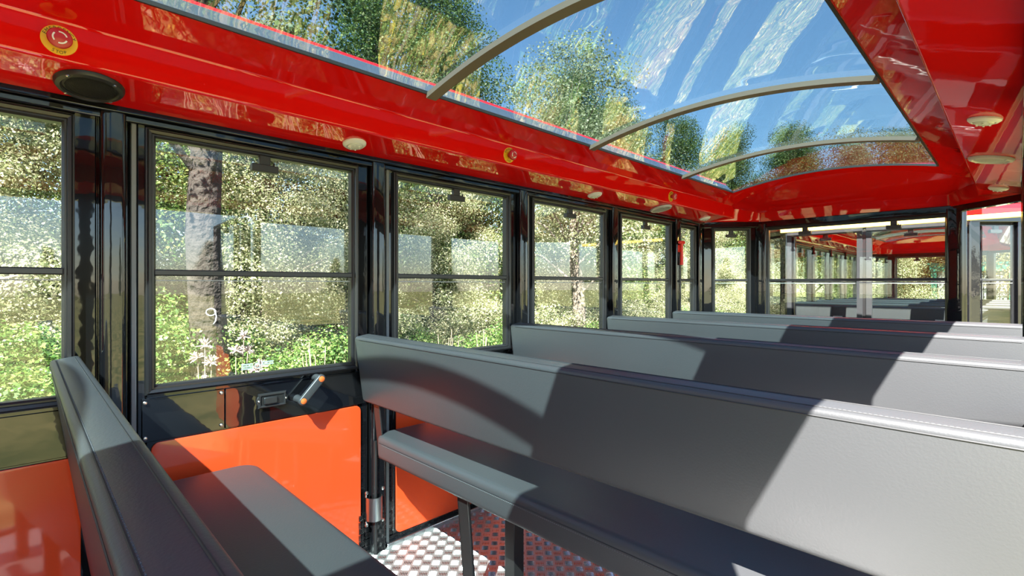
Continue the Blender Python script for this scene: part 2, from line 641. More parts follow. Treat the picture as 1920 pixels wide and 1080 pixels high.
end_wall('wall_front', -1.376, YF, -.256, 0, [(.065, 1.066, [.306, .816])], FRAME)
rw = end_wall('wall_back', -.256, YB, -1.376, PI, [(.07, .535, [.3]), (.63, 1.095, [.85])], GREYFRAME)
# the outer side of the back wall shows grey window frames
for g0, g1 in ((.07, .535), (.63, 1.095)):
    MB().frame(g0, g1, ZG0, ZG1, [(0, .018), (0, .034), (.034, .036), (.038, .03), (.038, .02)]).build('outer_frame', GREYFRAME, rw)
MB().box(.0, 1.12, .028, .036, ZG1 + .038, 1.455).build('outer_header', GREYFRAME, rw, bevel=.002)


def corner_wall(name, p0, p1, glazed):
    d = Vector((p1[0] - p0[0], p1[1] - p0[1]))
    L = d.length
    w = root(name, (p0[0], p0[1], 0), math.atan2(d.y, d.x))
    MB().box(-.01, L + .01, -.02, .03, 1.436, 1.479).build('header_beam', BLACK, w, bevel=.004)
    b = MB()
    b.box(.02, L - .02, 0, .03, 0, .70)
    e0, e1 = (.085, .075) if glazed else (.035, .03)
    b.box(.01, e0, 0, .03, .70, 1.44)
    b.box(L - e1, L - .01, 0, .03, .70, 1.44)
    b.build('bay_frame', BLACK, w, bevel=.003)
    MB().pad(L - .13, .50, .006, .022, .002, T(L / 2, -.003, .304) @ RX(PI / 2)).build('red_panel', RED_PANEL, w)
    if glazed:
        win_root(w, .105, L - .097, [L / 2 + .005], fmat=glazed)
    return w


corner_wall('wall_front_left', (-1.70, 3.75), (-1.376, 4.05), FRAME)
corner_wall('wall_front_right', (-.256, 4.05), (.04, 3.75), None)
corner_wall('wall_back_right', (.04, -.61), (-.256, -.91), GREYFRAME)
corner_wall('wall_back_left', (-1.376, -.91), (-1.70, -.61), GREYFRAME)

# ---- floor
fl = root('floor')
b = MB()
pts = [(-1.73, -.63), (-1.73, 3.77), (-1.39, 4.08), (-.24, 4.08), (.07, 3.77), (.07, -.63), (-.24, -.94), (-1.39, -.94)]
n = len(pts)
b.add([(x, y, 0) for x, y in pts] + [(x, y, -.06) for x, y in pts],
      [tuple(reversed(range(n))), tuple(range(n, 2 * n))] + [(i, (i + 1) % n, n + (i + 1) % n, n + i) for i in range(n)])
b.build('floor_plate', PLATE, fl)
# raised five-bar tread where the aisle plate can be seen
b = MB()
P = .034
c45 = math.cos(PI / 4)
for i in range(-50, 60):
    for j in range(-10, 80):
        x = (i - j) * P * c45 - .6
        y = (i + j) * P * c45
        if not (-1.67 < x < -.55 and .66 < y < 1.75):
            continue
        a = PI / 4 + (PI / 2 if (i + j) % 2 else 0)
        ca, sa = math.cos(a), math.sin(a)
        for q in range(5):
            o = (q - 2) * .0058
            loc = [(-.0150, o), (0, o - .0024), (.0150, o), (0, o + .0024), (-.008, o), (.008, o)]
            zs = [0.0002, .0002, .0002, .0002, .0019, .0019]
            vv = [(x + ca * u - sa * v, y + sa * u + ca * v, z) for (u, v), z in zip(loc, zs)]
            b.add(vv, [(0, 1, 4), (1, 5, 4), (1, 2, 5), (2, 3, 5), (3, 4, 5), (3, 0, 4)])
tr = b.build('tread_bars', ALU, fl, angle=60)
tr['kind'] = 'stuff'

# ---- roof
ROOF_Z, ROOF_SAG = 1.638, .064
GXL, GXR, GYF, GYB = -1.372, -.300, 3.53, -.58


def roof_z(x):
    c, h = (GXL + GXR) / 2, (GXR - GXL) / 2
    return ROOF_Z + ROOF_SAG * (1 - ((x - c) / h) ** 2)


NARC = 20


def ring(es, ee, zs, ze, c, cx, arch, ex=0.0):
    xl, xr, yf, yb = -1.68 + es, .01 - es, YF - ee - ex, YB + ee
    out = [(xl, yb + c, zs), (xl, yf - c, zs)]
    for k in range(NARC + 1):
        t = k / NARC
        out.append((xl + cx + (xr - xl - 2 * cx) * t, yf, ze + arch * (1 - (2 * t - 1) ** 2)))
    out += [(xr, yf - c, zs), (xr, yb + c, zs)]
    for k in range(NARC + 1):
        t = k / NARC
        out.append((xr - cx - (xr - xl - 2 * cx) * t, yb, ze + arch * (1 - (2 * t - 1) ** 2)))
    return out


def loft(rings, name, mat, parent, angle=20):
    b = MB()
    n = len(rings[0])
    vs_ = [p for r in rings for p in r]
    fs = []
    for i in range(len(rings) - 1):
        for k in range(n):
            k2 = (k + 1) % n
            fs.append((i * n + k, i * n + k2, (i + 1) * n + k2, (i + 1) * n + k))
    b.add(vs_, fs)
    return b.build(name, mat, parent, bevel=0, angle=angle)


ceil = root('ceiling')
R0 = ring(0, 0, 1.4724, 1.4724, .31, .304, 0)
R1 = ring(.163, .0045, 1.506, 1.506, .139, .141, .0143)
R2 = ring(.175, .036, 1.594, 1.622, .116, .133, ROOF_SAG)
EX = .19
R3 = ring(.308, .33, ROOF_Z, ROOF_Z, .0005, .0005, ROOF_SAG, EX)
o = loft([R0, R1, R2, R3], 'cove', RED, ceil, angle=12)
md = o.modifiers.new('bevel', 'BEVEL')
md.width = .007
md.segments = 3
md.limit_method = 'ANGLE'
md.angle_limit = math.radians(14)
wnm = o.modifiers.new('weighted', 'WEIGHTED_NORMAL')
wnm.keep_sharp = False
O1 = ring(.236, .262, 1.703, 1.645, .0005, .0005, ROOF_SAG, EX)
O2 = ring(.222, .248, 1.718, 1.650, .0005, .0005, ROOF_SAG, EX)
O3 = ring(.195, .22, 1.718, 1.650, .002, .002, ROOF_SAG, EX)
O4 = ring(-.11, -.06, 1.522, 1.522, .30, .29, .0)
O5 = ring(-.11, -.06, 1.482, 1.482, .30, .29, .0)
O6 = ring(-.03, -.02, 1.4734, 1.4734, .31, .304, .0)
R3b = ring(.306, .328, ROOF_Z + .002, ROOF_Z + .002, .0005, .0005, ROOF_SAG, EX)
loft([R3b, O1], 'gutter', GUTTER, ceil)
loft([O1, O2, O3, O4, O5, O6, R0], 'outer_shell', RED, ceil)
# black seal around the glass
loft([ring(.3035, .3255, ROOF_Z - .001, ROOF_Z - .001, .0005, .0005, ROOF_SAG, EX),
      ring(.3045, .3265, ROOF_Z - .006, ROOF_Z - .006, .0005, .0005, ROOF_SAG, EX),
      ring(.3105, .3325, ROOF_Z - .006, ROOF_Z - .006, .0005, .0005, ROOF_SAG, EX),
      ring(.3105, .3325, ROOF_Z + .004, ROOF_Z + .004, .0005, .0005, ROOF_SAG, EX)], 'glass_seal', RUBBER, ceil)
RIBS = [.13, 1.02, 1.915, 2.805]


def arc_strip(y0, y1, dz0, dz1, name, mat, parent, nx=28, bevel=0):
    b = MB()
    vs_, fs = [], []
    for k in range(nx + 1):
        x = GXL - .002 + (GXR - GXL + .004) * k / nx
        z = roof_z(x)
        vs_ += [(x, y0, z + dz0), (x, y1, z + dz0), (x, y1, z + dz1), (x, y0, z + dz1)]
    for k in range(nx):
        a = 4 * k
        for q in range(4):
            q2 = (q + 1) % 4
            fs.append((a + q, a + q2, a + 4 + q2, a + 4 + q))
    fs += [(0, 3, 2, 1), (4 * nx, 4 * nx + 1, 4 * nx + 2, 4 * nx + 3)]
    b.add(vs_, fs)
    return b.build(name, mat, parent, angle=40)


edges = [GYB] + RIBS + [GYF]
for a, c in zip(edges[:-1], edges[1:]):
    arc_strip(a, c, .000, .004, 'roof_pane', ROOFG, ceil, nx=40)
for y in RIBS:
    arc_strip(y - .019, y + .019, -.018, -.001, 'roof_rib', RIB, ceil)
    arc_strip(y + .019, y + .027, -.012, -.001, 'rib_seal', RUBBER, ceil)
# bar along the back eave, bright light there put into its yellow colour
MB().box(-1.42, .10, YB - .100, YB - .075, 1.440, 1.474).build('eave_glare_bar', YGLARE, ceil, bevel=.004)

# ------------------------------------------------------------------ benches
BX0, BX1 = -1.66, .036


def make_bench(tall=False):
    cx = (BX0 + BX1) / 2
    rt = empty('bench', (cx, .893, 0))
    L = BX1 - BX0
    tilt = math.radians(8.0)
    h, t = (.57 if tall else .238), .058
    ext = (h - .238) / 2
    yc, zc = .047 + ext * math.sin(tilt), .7025 - ext * math.cos(tilt)
    zc -= .004
    M = T(-.006, yc, zc) @ RX(tilt) @ RX(PI / 2)     # slab: width along X, height along Z, thickness along Y
    br = MB().pad(L + .012, h + .004, t, .015, .009, M, nc=5, ne=3).build('backrest', LEATHER, rt)
    M2 = T(0, yc, zc) @ RX(tilt)
    sm = MB()
    st = MB()
    for sy in (-1, 1):
        y = sy * (t / 2 - .0115)
        sm.tube([M2 @ Vector((-L / 2 + .03, y, h / 2 + .0022)), M2 @ Vector((L / 2 - .03, y, h / 2 + .0022))], .0011, 5)
    ys = -t / 2 - .0003
    sm.tube([M2 @ Vector((-L / 2 + .026, ys + .0002, h / 2 - .0085)), M2 @ Vector((L / 2 - .026, ys + .0002, h / 2 - .0085))], .0013, 5)
    x = -L / 2 + .03
    while x < L / 2 - .03:
        a, c = M2 @ Vector((x, -t / 2 + .0135, h / 2 + .0020)), M2 @ Vector((x + .0036, -t / 2 + .0135, h / 2 + .0020))
        st.tube([a, c], .0008, 4)
        x += .0062
    sm.build('seam', SEAM, br)
    s_ = st.build('stitching', THREAD, br)
    s_['kind'] = 'stuff'
    # seat
    yb = .128 if tall else .045
    sl, sw, sz0, sz1 = L - .055, .458 - yb, .382, .468
    sc = Vector((.012, yb + sw / 2, (sz0 + sz1) / 2))
    se = MB().pad(sl, sw, sz1 - sz0, .058, .020, T(*sc), nc=8, ne=5).build('seat', LEATHER, rt)
    sm = MB()
    st = MB()
    sm.tube([(-sl / 2 + .05 + sc.x, yb + .0002, sz1 - .023), (sl / 2 - .05 + sc.x, yb + .0002, sz1 - .023)], .0017, 5)
    x = -sl / 2 + .07
    while x < sl / 2 - .07:
        st.tube([(x + sc.x, yb - .0002, sz1 - .028), (x + sc.x + .0036, yb - .0002, sz1 - .028)], .0011, 4)
        x += .0062
    sm.build('seam', SEAM, se)
    s_ = st.build('stitching', THREAD, se)
    s_['kind'] = 'stuff'
    # steel: brackets and legs
    for x in (() if tall else (-.785, .765)):
        b = MB()
        Mb = T(x, .075, .49) @ RX(math.radians(6))
        b.box(-.020, .020, -.018, -.012, -.115, .125, Mb)
        b.box(-.020, -.014, -.018, .022, -.115, .125, Mb)
        b.build('bracket', STEEL_BLACK, rt, bevel=.0015)
    for x in (-.325, .325):
        b = MB()
        Mb = T(x, .108, .19) @ RX(math.radians(5))
        b.box(-.024, .024, -.022, -.016, -.195, .205, Mb)
        b.box(-.024, -.018, -.022, .020, -.195, .205, Mb)
        b.build('leg', STEEL_BLACK, rt, bevel=.001)
        MB().box(x - .022, x + .022, .262, .306, .0, .392).build('leg', STEEL_BLACK, rt, bevel=.002)
        MB().box(x - .030, x + .030, .06, .40, .379, .389).build('seat_rail', STEEL_BLACK, rt, bevel=.001)
    return rt


BG = 'padded benches across the wagon'
front_bench = make_bench(True)
bench0 = make_bench()
kids_map()
BL = ['grey padded bench with a tall closed back, closest to the camera beside the door',
      'grey padded bench with its whole backrest and seat edge above the tread floor',
      'grey padded bench second behind the one showing its legs, half in shade',
      'grey padded bench third in the row, low band of backrest visible',
      'grey padded bench at the end of the row, under the front window']
for k in range(5):
    o = front_bench if k == 0 else bench0 if k == 1 else copy_tree(bench0)
    o.location.y = .091 if k == 0 else .113 + PITCH * k
    tag(o, BL[k], 'bench', BG)

# ------------------------------------------------------------------ fittings on the cove
def frame_matrix(pos, normal, up):
    z = Vector(normal).normalized()
    x = Vector(up).cross(z).normalized()
    y = z.cross(x)
    m = Matrix.Identity(4)
    for i, v in enumerate((x, y, z)):
        m[0][i], m[1][i], m[2][i] = v
    m.translation = Vector(pos)
    return m


def text_mesh(body, size, extrude=.0003):
    cu = bpy.data.curves.new('lettering', 'FONT')
    cu.body = body
    cu.size = size
    cu.align_x = 'CENTER'
    cu.align_y = 'CENTER'
    cu.extrude = extrude
    ob = bpy.data.objects.new('lettering', cu)
    COL.objects.link(ob)
    dg = bpy.context.evaluated_depsgraph_get()
    me = ob.evaluated_get(dg).to_mesh()
    v = [tuple(p.co) for p in me.vertices]
    f = [tuple(p.vertices) for p in me.polygons]
    ob.evaluated_get(dg).to_mesh_clear()
    bpy.data.objects.remove(ob)
    bpy.data.curves.remove(cu)
    return v, f


N_MID = Vector((.991, 0, -.135))
UP_MID = Vector((.135, 0, .991))


def make_button(pos):
    rt = empty('emergency_stop_button', pos)
    rt.matrix_world = frame_matrix(pos, N_MID, UP_MID)
    R = .041
    MB().lathe([(R, 0), (R, .0025), (R - .001, .0032), (.0003, .0032)], 48).build('yellow_plate', YELLOW, rt)
    MB().lathe([(.014, .003), (.0145, .018), (.020, .020), (.0270, .024), (.0285, .030), (.0262, .035), (.015, .0385), (.0003, .0395)], 40).build('push_button', BUTTON, rt)
    ar = MB()
    for q in range(3):
        a0 = 2 * PI * q / 3 + .3
        vs_, fs = [], []
        nseg = 12
        for k in range(nseg + 1):
            a = a0 + 1.45 * k / nseg
            for r, z in ((.0135, .0396), (.0172, .0388)):
                vs_.append((r * math.cos(a), r * math.sin(a), z))
        for k in range(nseg):
            fs.append((2 * k, 2 * k + 1, 2 * k + 3, 2 * k + 2))
        ar.add(vs_, fs)
    ar.build('turn_arrow', WHITE, rt, fix=False)
    tx = MB()
    for i, ch in enumerate('EMERGENCY'):
        a = PI / 2 + (4 - i) * .30
        v, f = text_mesh(ch, .0135)
        tx.add(v, f, T(.0330 * math.cos(a), .0330 * math.sin(a), .0036) @ RZ(a - PI / 2))
    tx.build('lettering', INK, rt, fix=False)['kind'] = 'stuff'
    tx = MB()
    for i, ch in enumerate('STOP'):
        a = -PI / 2 + (i - 1.5) * .27
        v, f = text_mesh(ch, .0120)
        tx.add(v, f, T(.0335 * math.cos(a), .0335 * math.sin(a), .0036) @ RZ(a + PI / 2))
    tx.build('lettering', INK, rt, fix=False)['kind'] = 'stuff'
    for c in children(rt):
        c.scale = (.77, .77, .85)
    return rt


bt = make_button((-1.5115, .106, 1.550))
kids_map()
BTL = ['large-looking red emergency stop button on yellow disc above the black loudspeaker near the camera',
       'red emergency stop button on yellow disc above the third window from the camera end',
       'small-looking red emergency stop button on yellow disc near the front end of the cove']
for k, y in enumerate((.106, 1.516, 2.92)):
    o = bt if k == 0 else copy_tree(bt)
    o.location.y = y
    tag(o, BTL[k], 'button', 'emergency stop buttons')

N_LOW = Vector((.202, 0, -.979))
UP_LOW = Vector((.979, 0, .202))


def speaker(x, y, z, nrm, up, ring_mat, mesh_mat, label):
    rt = empty('loudspeaker')
    rt.matrix_world = frame_matrix((x, y, z), nrm, up)
    MB().lathe([(.083, 0), (.083, .004), (.078, .012), (.068, .015), (.064, .0115), (.063, .006)], 56).build('rim', ring_mat, rt)
    MB().lathe([(.064, .004), (.064, .008), (.045, .0115), (.02, .013), (.0003, .0133)], 40).build('grille', mesh_mat, rt)
    b = MB()
    for i in range(-19, 20):
        for j in range(-19, 20):
            px_, py_ = i * .0031 + (j % 2) * .0015, j * .0028
            r = math.hypot(px_, py_)
            if r < .058:
                zz = .0136 - .0018 * (r / .045) ** 2
                b.box(px_ - .0008, px_ + .0008, py_ - .0008, py_ + .0008, zz - .001, zz + .0004)
    g = b.build('grille_dots', ring_mat, rt)
    g['kind'] = 'stuff'
    for q in range(4):
        a = PI / 4 + q * PI / 2
        MB().lathe([(.005, 0), (.0045, .003), (.0003, .004)], 10, T(.0735 * math.cos(a), .0735 * math.sin(a), .0125)).build('screw', STEEL, rt)
    rt.scale = (.82, .82, .82)
    return tag(rt, label, 'speaker', 'loudspeakers in the cove')


kids_map()
speaker(-1.594, .165, 1.489, N_LOW, UP_LOW, PLASTIC, MESHBLK, 'round black loudspeaker below the emergency stop button near the camera')
speaker(-1.594, 2.946, 1.489, N_LOW, UP_LOW, pr('grey_rim', (.42, .42, .40), .4), pr('grey_mesh', (.20, .20, .19), .5),
        'round grey loudspeaker beside the last emergency stop button on the window cove')
N_LR = Vector((-.202, 0, -.979))
UP_LR = Vector((-.979, 0, .202))
speaker(-.072, 2.72, 1.489, N_LR, UP_LR, pr('cream_rim', (.60, .58, .52), .4), pr('cream_mesh', (.42, .40, .36), .5),
        'round cream loudspeaker on the open-side cove between two white lamps')


def make_lamp():
    rt = empty('ceiling_lamp')
    MB().lathe([(.044, 0), (.043, .005), (.036, .011), (.031, .0125), (.029, .010)], 40).build('rim', WHITE, rt)
    MB().lathe([(.030, .009), (.026, .015), (.018, .0185), (.008, .020), (.0003, .0202)], 32).build('lens', LENS, rt)
    b = MB()
    for q in range(6):
        a = q * PI / 3
        b.lathe([(.003, 0), (.0025, .002), (.0003, .0025)], 8, T(.019 * math.cos(a), .019 * math.sin(a), .0185))
    b.build('light_emitting_dots', WHITE, rt)
    return rt


lamp0 = make_lamp()
kids_map()
LL = [((-1.602, .862), 'small round cream ceiling lamp on the cove above the second window post'),
      ((-1.602, 2.25), 'small round cream ceiling lamp on the window cove between two emergency buttons'),
      ((-1.602, 3.60), 'small round cream ceiling lamp at the front end of the window cove'),
      ((-.068, 2.07), 'round white ceiling lamp on the open-side cove, first before the loudspeaker'),
      ((-.068, 3.55), 'round white ceiling lamp on the open-side cove, beyond the loudspeaker')]
for i, ((x, y), lb) in enumerate(LL):
    o = lamp0 if i == 0 else copy_tree(lamp0)
    left = x < -1
    o.matrix_world = frame_matrix((x, y, 1.488), N_LOW if left else N_LR, UP_LOW if left else UP_LR)
    o.scale = (.9, .9, .9)
    tag(o, lb, 'lamp', 'small round ceiling lamps')

# emergency hammer on the post before the narrow pane
hm = empty('emergency_hammer', (-1.655, 3.345, 1.14))
MB().tube([(0, 0, 0), (0, 0, .03), (0, 0, .10), (0, 0, .15)], [.013, .012, .010, .012], 10).build('handle', HAMMER, hm)
b = MB().tube([(0, -.030, .158), (0, .030, .158)], .0125, 10)
b.tube([(0, .030, .158), (0, .045, .158)], [.008, .002], 8)
b.tube([(0, -.030, .158), (0, -.045, .158)], [.008, .002], 8)
b.build('head', HAMMER, hm)
MB().box(-.030, -.010, -.024, .024, .09, .14).build('holder', HAMMER, hm, bevel=.003)
tag(hm, 'red emergency hammer hung on the black post before the narrow side pane', 'hammer')

# etched maker's mark in the corner of the door glass: plain unreadable bars and a ring
b = MB()
MX, MZ = .585, .742
for dz in (-.010, -.003, .004):
    b.box(MX - .050, MX - .016, .0035, .0055, MZ + dz, MZ + dz + .0045)
    if dz != -.010:
        b.box(MX + .010, MX + .046, .0035, .0055, MZ + dz + .003, MZ + dz + .0075)
vs_, fs = [], []
for k in range(17):
    a = 2 * PI * k / 16
    for r in (.0065, .0095):
        vs_.append((MX - .003 + r * math.cos(a), .0045, MZ + r * math.sin(a)))
for k in range(16):
    fs.append((2 * k, 2 * k + 1, 2 * k + 3, 2 * k + 2))
b.add(vs_, fs)
b.build('etched_mark', ETCH, dw, fix=False)

# ------------------------------------------------------------------ the next wagon, coupled ahead
OFFY = 5.66
NW = tag(empty('wagon', (0, OFFY, 0)), 'next red tourist wagon coupled ahead, seen through the front window', 'wagon')
kids_map()
KINDNAME = {'wall_left': 'side_wall', 'wall_right': 'side_wall', 'wall_front': 'end_wall', 'wall_back': 'end_wall',
            'wall_front_left': 'corner_wall', 'wall_front_right': 'corner_wall', 'wall_back_left': 'corner_wall',
            'wall_back_right': 'corner_wall', 'floor': 'floor_deck', 'ceiling': 'roof'}
for r in WAGON:
    if r.name == 'door_2':
        continue
    c = r.copy()
    COL.objects.link(c)
    c.name = KINDNAME.get(r.name, 'window' if r.name.startswith('window') else 'door')
    c.parent = NW
    for key in ('kind', 'label', 'category', 'group'):
        if key in c:
            del c[key]
    if r.name == 'door_1':
        c.location = r.location
    for ch in KIDS.get(r.name, []):
        if ch.name.startswith(('tread', 'hinge', 'door_latch', 'grab')):
            continue
        for g in ([ch] if ch.type == 'MESH' else KIDS.get(ch.name, [])):
            if g.name.startswith('etched'):
                continue
            d = g.copy()
            COL.objects.link(d)
            d.parent = c
NB = ['grey padded bench of the next wagon, first behind its grey window frames',
      'grey padded bench of the next wagon, second in its row',
      'grey padded bench of the next wagon, third in its row',
      'grey padded bench of the next wagon, fourth in its row',
      'grey padded bench of the next wagon, last in its row']
for k in range(5):
    o = copy_tree(bench0)
    o.location.y = 5.16 + .78 * k
    tag(o, NB[k], 'bench', 'padded benches in the next wagon')
lb0 = None
for i, x in enumerate((-1.11, -.42)):
    st_ = MB().box(-.035, .035, 0, .002, -.010, .010).build('sticker', WHITE, None)
    st_.location = (x, 5.158, .715)
    st_.rotation_euler = (math.radians(8), 0, 0)
    tag(st_, 'small white sticker on the first bench of the next wagon, %s' % ('window side' if i == 0 else 'open side'), 'sticker', 'bench stickers')

# the back wall of this wagon is closed by a solid bulkhead above its panel
MB().box(.03, 1.09, -.020, -.004, .60, 1.46).build('bulkhead_panel', RED_PANEL, rw, bevel=.003)

# ------------------------------------------------------------------ outside: ground and plants
GZ = -.55
g = MB()
g.add([(-90, -90, GZ), (90, -90, GZ), (90, 120, GZ), (-90, 120, GZ)], [(0, 1, 2, 3)])
struct(g.build('ground', GROUND))


def np_mesh(name, verts, quads, mat, parent=None):
    me = bpy.data.meshes.new(name)
    nv, nf = len(verts), len(quads)
    me.vertices.add(nv)
    me.vertices.foreach_set('co', np.asarray(verts, np.float32).ravel())
    me.loops.add(nf * 4)
    me.loops.foreach_set('vertex_index', np.asarray(quads, np.int32).ravel())
    me.polygons.add(nf)
    me.polygons.foreach_set('loop_start', np.arange(0, nf * 4, 4, dtype=np.int32))
    me.update(calc_edges=True)
    me.materials.append(mat)
    o = bpy.data.objects.new(name, me)
    COL.objects.link(o)
    if parent:
        o.parent = parent
    return o


def leaf_cloud(centers, radii, n, size, flat=0.75):
    """n rhombic leaves spread over blobs: returns verts, quads"""
    centers = np.asarray(centers, float)
    radii = np.asarray(radii, float)
    w = radii ** 2
    idx = RNG.choice(len(centers), n, p=w / w.sum())
    d = RNG.normal(size=(n, 3))
    d /= np.linalg.norm(d, axis=1)[:, None]
    r = RNG.random(n) ** 0.55
    p = centers[idx] + d * (radii[idx] * r)[:, None] * np.array([1, 1, flat])
    u = RNG.normal(size=(n, 3))
    u /= np.linalg.norm(u, axis=1)[:, None]
    # leaves face mostly outwards and up, as foliage turned to the light does
    nr = d * .7 + np.array([0, 0, .5]) + RNG.normal(size=(n, 3)) * .55
    nr /= np.linalg.norm(nr, axis=1)[:, None]
    u = np.cross(nr, u)
    u /= np.linalg.norm(u, axis=1)[:, None]
    v = np.cross(nr, u)
    s = size * (0.6 + 0.8 * RNG.random(n))[:, None]
    a = p - u * s * .5
    b_ = p + v * s * .33 + nr * s * .08
    c = p + u * s * .5
    e = p - v * s * .33 + nr * s * .08
    verts = np.stack([a, b_, c, e], 1).reshape(-1, 3)
    quads = np.arange(n * 4).reshape(-1, 4)
    return verts, quads


def make_tree(name, h, spread, nblob, nleaf, lsize, lmat, bmat, r0, lean=(0, 0), low=.15, seed=1):
    rs = random.Random(seed)
    rt = empty(name)
    tk = MB()
    path = []
    for k in range(7):
        t = k / 6
        path.append((lean[0] * t * h + rs.uniform(-.06, .06) * t * 2, lean[1] * t * h + rs.uniform(-.06, .06) * t * 2, h * .82 * t))
    path[0] = (0, 0, -.05)
    tk.tube(path, [r0 * 1.25, r0, r0 * .92, r0 * .8, r0 * .62, r0 * .4, r0 * .15], 12)
    cs, rr = [], []
    br_ = (.15, .30) if low < .1 and h < 6 else (.26, .46)
    for k in range(nblob):
        t = low + (1 - low) * (k + .5) / nblob
        i = min(int(t * .98 * 6), 5)
        f = t * .98 * 6 - i
        base = Vector(path[i]).lerp(Vector(path[i + 1]), min(f, 1))
        a = k * 2.399 + rs.uniform(-.5, .5)
        prof = (1.06 - t) ** (.95 if h < 6 else .6) if low < .1 else math.sin(PI * min(1, max(.08, (t - low * .6) / (1.02 - low * .6)))) ** .6
        d = spread * prof * rs.uniform(.35, 1.0)
        tip = Vector((base.x + d * math.cos(a), base.y + d * math.sin(a), t * h + rs.uniform(-.1, .3)))
        st_ = base - Vector((0, 0, .12 * d + .1))
        if st_.z > .3 and k % 2 == 0:
            rb = r0 * (.34 - .22 * t)
            mid = st_.lerp(tip, .5) + Vector((0, 0, .12 * d))
            tk.tube([st_, mid, tip], [rb, rb * .65, rb * .2], 6)
        cs.append(tip)
        rr.append(rs.uniform(*br_) * spread * (.6 + .4 * prof))
    tk.build('trunk', bmat, rt, angle=80)
    v, q = leaf_cloud(cs, rr, nleaf, lsize)
    c = np_mesh('crown', v, q, lmat, rt)
    c['kind'] = 'stuff'
    return rt


def make_shrub(name, h, w, nleaf, lsize, lmat, seed=1):
    rs = random.Random(seed)
    rt = empty(name)
    cs, rr = [], []
    tk = MB()
    for k in range(30):
        a = k * 2.399
        d = w * .5 * math.sqrt((k + .5) / 30)
        z = h * rs.uniform(.15, .85) * (1 - .35 * (d / w * 2) ** 2)
        cs.append((d * math.cos(a), d * math.sin(a), z))
        rr.append(rs.uniform(.10, .23) * w)
        if k % 2 == 0:
            tk.tube([(0, 0, -.03), (d * .5 * math.cos(a), d * .5 * math.sin(a), z * .6), cs[-1]], [.014, .010, .004], 5)
    tk.build('stems', BARK, rt)
    v, q = leaf_cloud(cs, rr, nleaf, lsize)
    v[:, 2] = np.maximum(v[:, 2], .0)
    c = np_mesh('foliage', v, q, lmat, rt)
    c['kind'] = 'stuff'
    return rt


# the numbered tree outside the door window
t9 = make_tree('numbered_tree', 7.4, 1.7, 32, 22000, .05, LEAF_B, BARK, .15, lean=(-.01, -.012), low=.40, seed=3)
t9.location = (-5.0, 1.23, GZ)
tag(t9, 'dark-barked tree with a white 9 painted on its trunk, outside the door window', 'tree')
nb = MB()
pth = []
for k in range(15):
    a = .35 + 2 * PI * k / 13
    pth.append((.036 * math.cos(a), .030 * math.sin(a) + .03, 0))
pth += [(.040, -.005, 0), (.034, -.045, 0), (.018, -.075, 0)]
nb.tube([frame_matrix((.152, -.041, 1.285), (.966, -.26, 0), (0, 0, 1)) @ Vector(p) for p in pth], .0055, 6)
nb.build('painted_number', CHALK, t9)

leaning = make_tree('leaning_tree', 5.5, 1.6, 44, 30000, .042, LEAF_A, BARK_PALE, .12, lean=(.03, -.10), low=.34, seed=5)
leaning.location = (-5.6, 7.3, GZ)
tag(leaning, 'slender pale-barked tree leaning outside the third wide side window', 'tree')

pale = make_tree('broadleaf_tree', 5.6, 2.3, 120, 170000, .034, LEAF_A, BARK_PALE, .12, low=.02, seed=8)
green = make_tree('broadleaf_tree', 7.4, 2.3, 60, 140000, .046, LEAF_B, BARK, .15, low=.03, seed=12)
autumn = make_tree('autumn_tree', 6.4, 2.9, 60, 60000, .055, LEAF_D, BARK, .15, low=.22, seed=21)
kids_map()
GP = 'broadleaf trees beyond the side windows'
LP = 'sunlit pale-leaved tree in the dense wood beyond the side windows'
LG = 'dark green broadleaf tree rising in the wood beyond the side windows'
NTH = ['first', 'second', 'third', 'fourth', 'fifth', 'sixth', 'seventh', 'eighth', 'ninth', 'tenth', 'eleventh', 'twelfth', 'thirteenth', 'fourteenth', 'fifteenth', 'sixteenth', 'seventeenth', 'eighteenth', 'nineteenth', 'twentieth']
spots = [
    ('p', -7.6, -3.2, 1.0), ('p', -7.4, -.6, .95), ('g', -9.4, 1.2, 1.05), ('p', -7.8, 2.6, .92), ('g', -9.2, 5.2, 1.05), ('p', -7.8, 5.6, .9),
    ('p', -7.2, 8.8, .85), ('g', -9.0, 11.4, 1.0), ('p', -8.0, 12.6, .85), ('g', -6.2, 15.6, .80), ('p', -5.2, 18.6, .78),
    ('p', -10.8, -1.8, 1.1), ('p', -10.8, 2.2, 1.1), ('p', -11.0, 5.8, 1.05), ('p', -11.2, 9.4, 1.0), ('g', -10.4, 16.5, 1.0),
    ('g', -8.7, 6.5, 1.06), ('g', -5.9, 20.5, .86), ('g', -5.0, 17.2, .84), ('g', -7.0, 14.0, .84), ('p', -3.6, 18.8, 1.0), ('p', -8.0, 18.4, 1.0), ('g', -3.2, 25.5, 1.0), ('p', -1.0, 27.5, 1.15), ('g', 1.5, 28.0, 1.0), ('g', -9.6, 14.2, 1.0), ('p', -5.2, 11.6, .62), ('p', -4.6, 14.2, .6)]
first = {'p': True, 'g': True}
for i, (kd, x, y, s) in enumerate(spots):
    src = pale if kd == 'p' else green
    o = src if first[kd] else copy_tree(src)
    first[kd] = False
    o.location = (x, y, GZ)
    o.rotation_euler = (0, 0, i * 1.7)
    o.scale = (s, s, s)
    rank = sorted(q[2] for q in spots if q[0] == kd).index(y)
    tag(o, ('pale-leaved' if kd == 'p' else 'dark green') + ' tree in the wood beyond the side windows, %s along from the camera end' % NTH[rank], 'tree', GP + (' with pale leaves' if kd == 'p' else ' with dark leaves'))
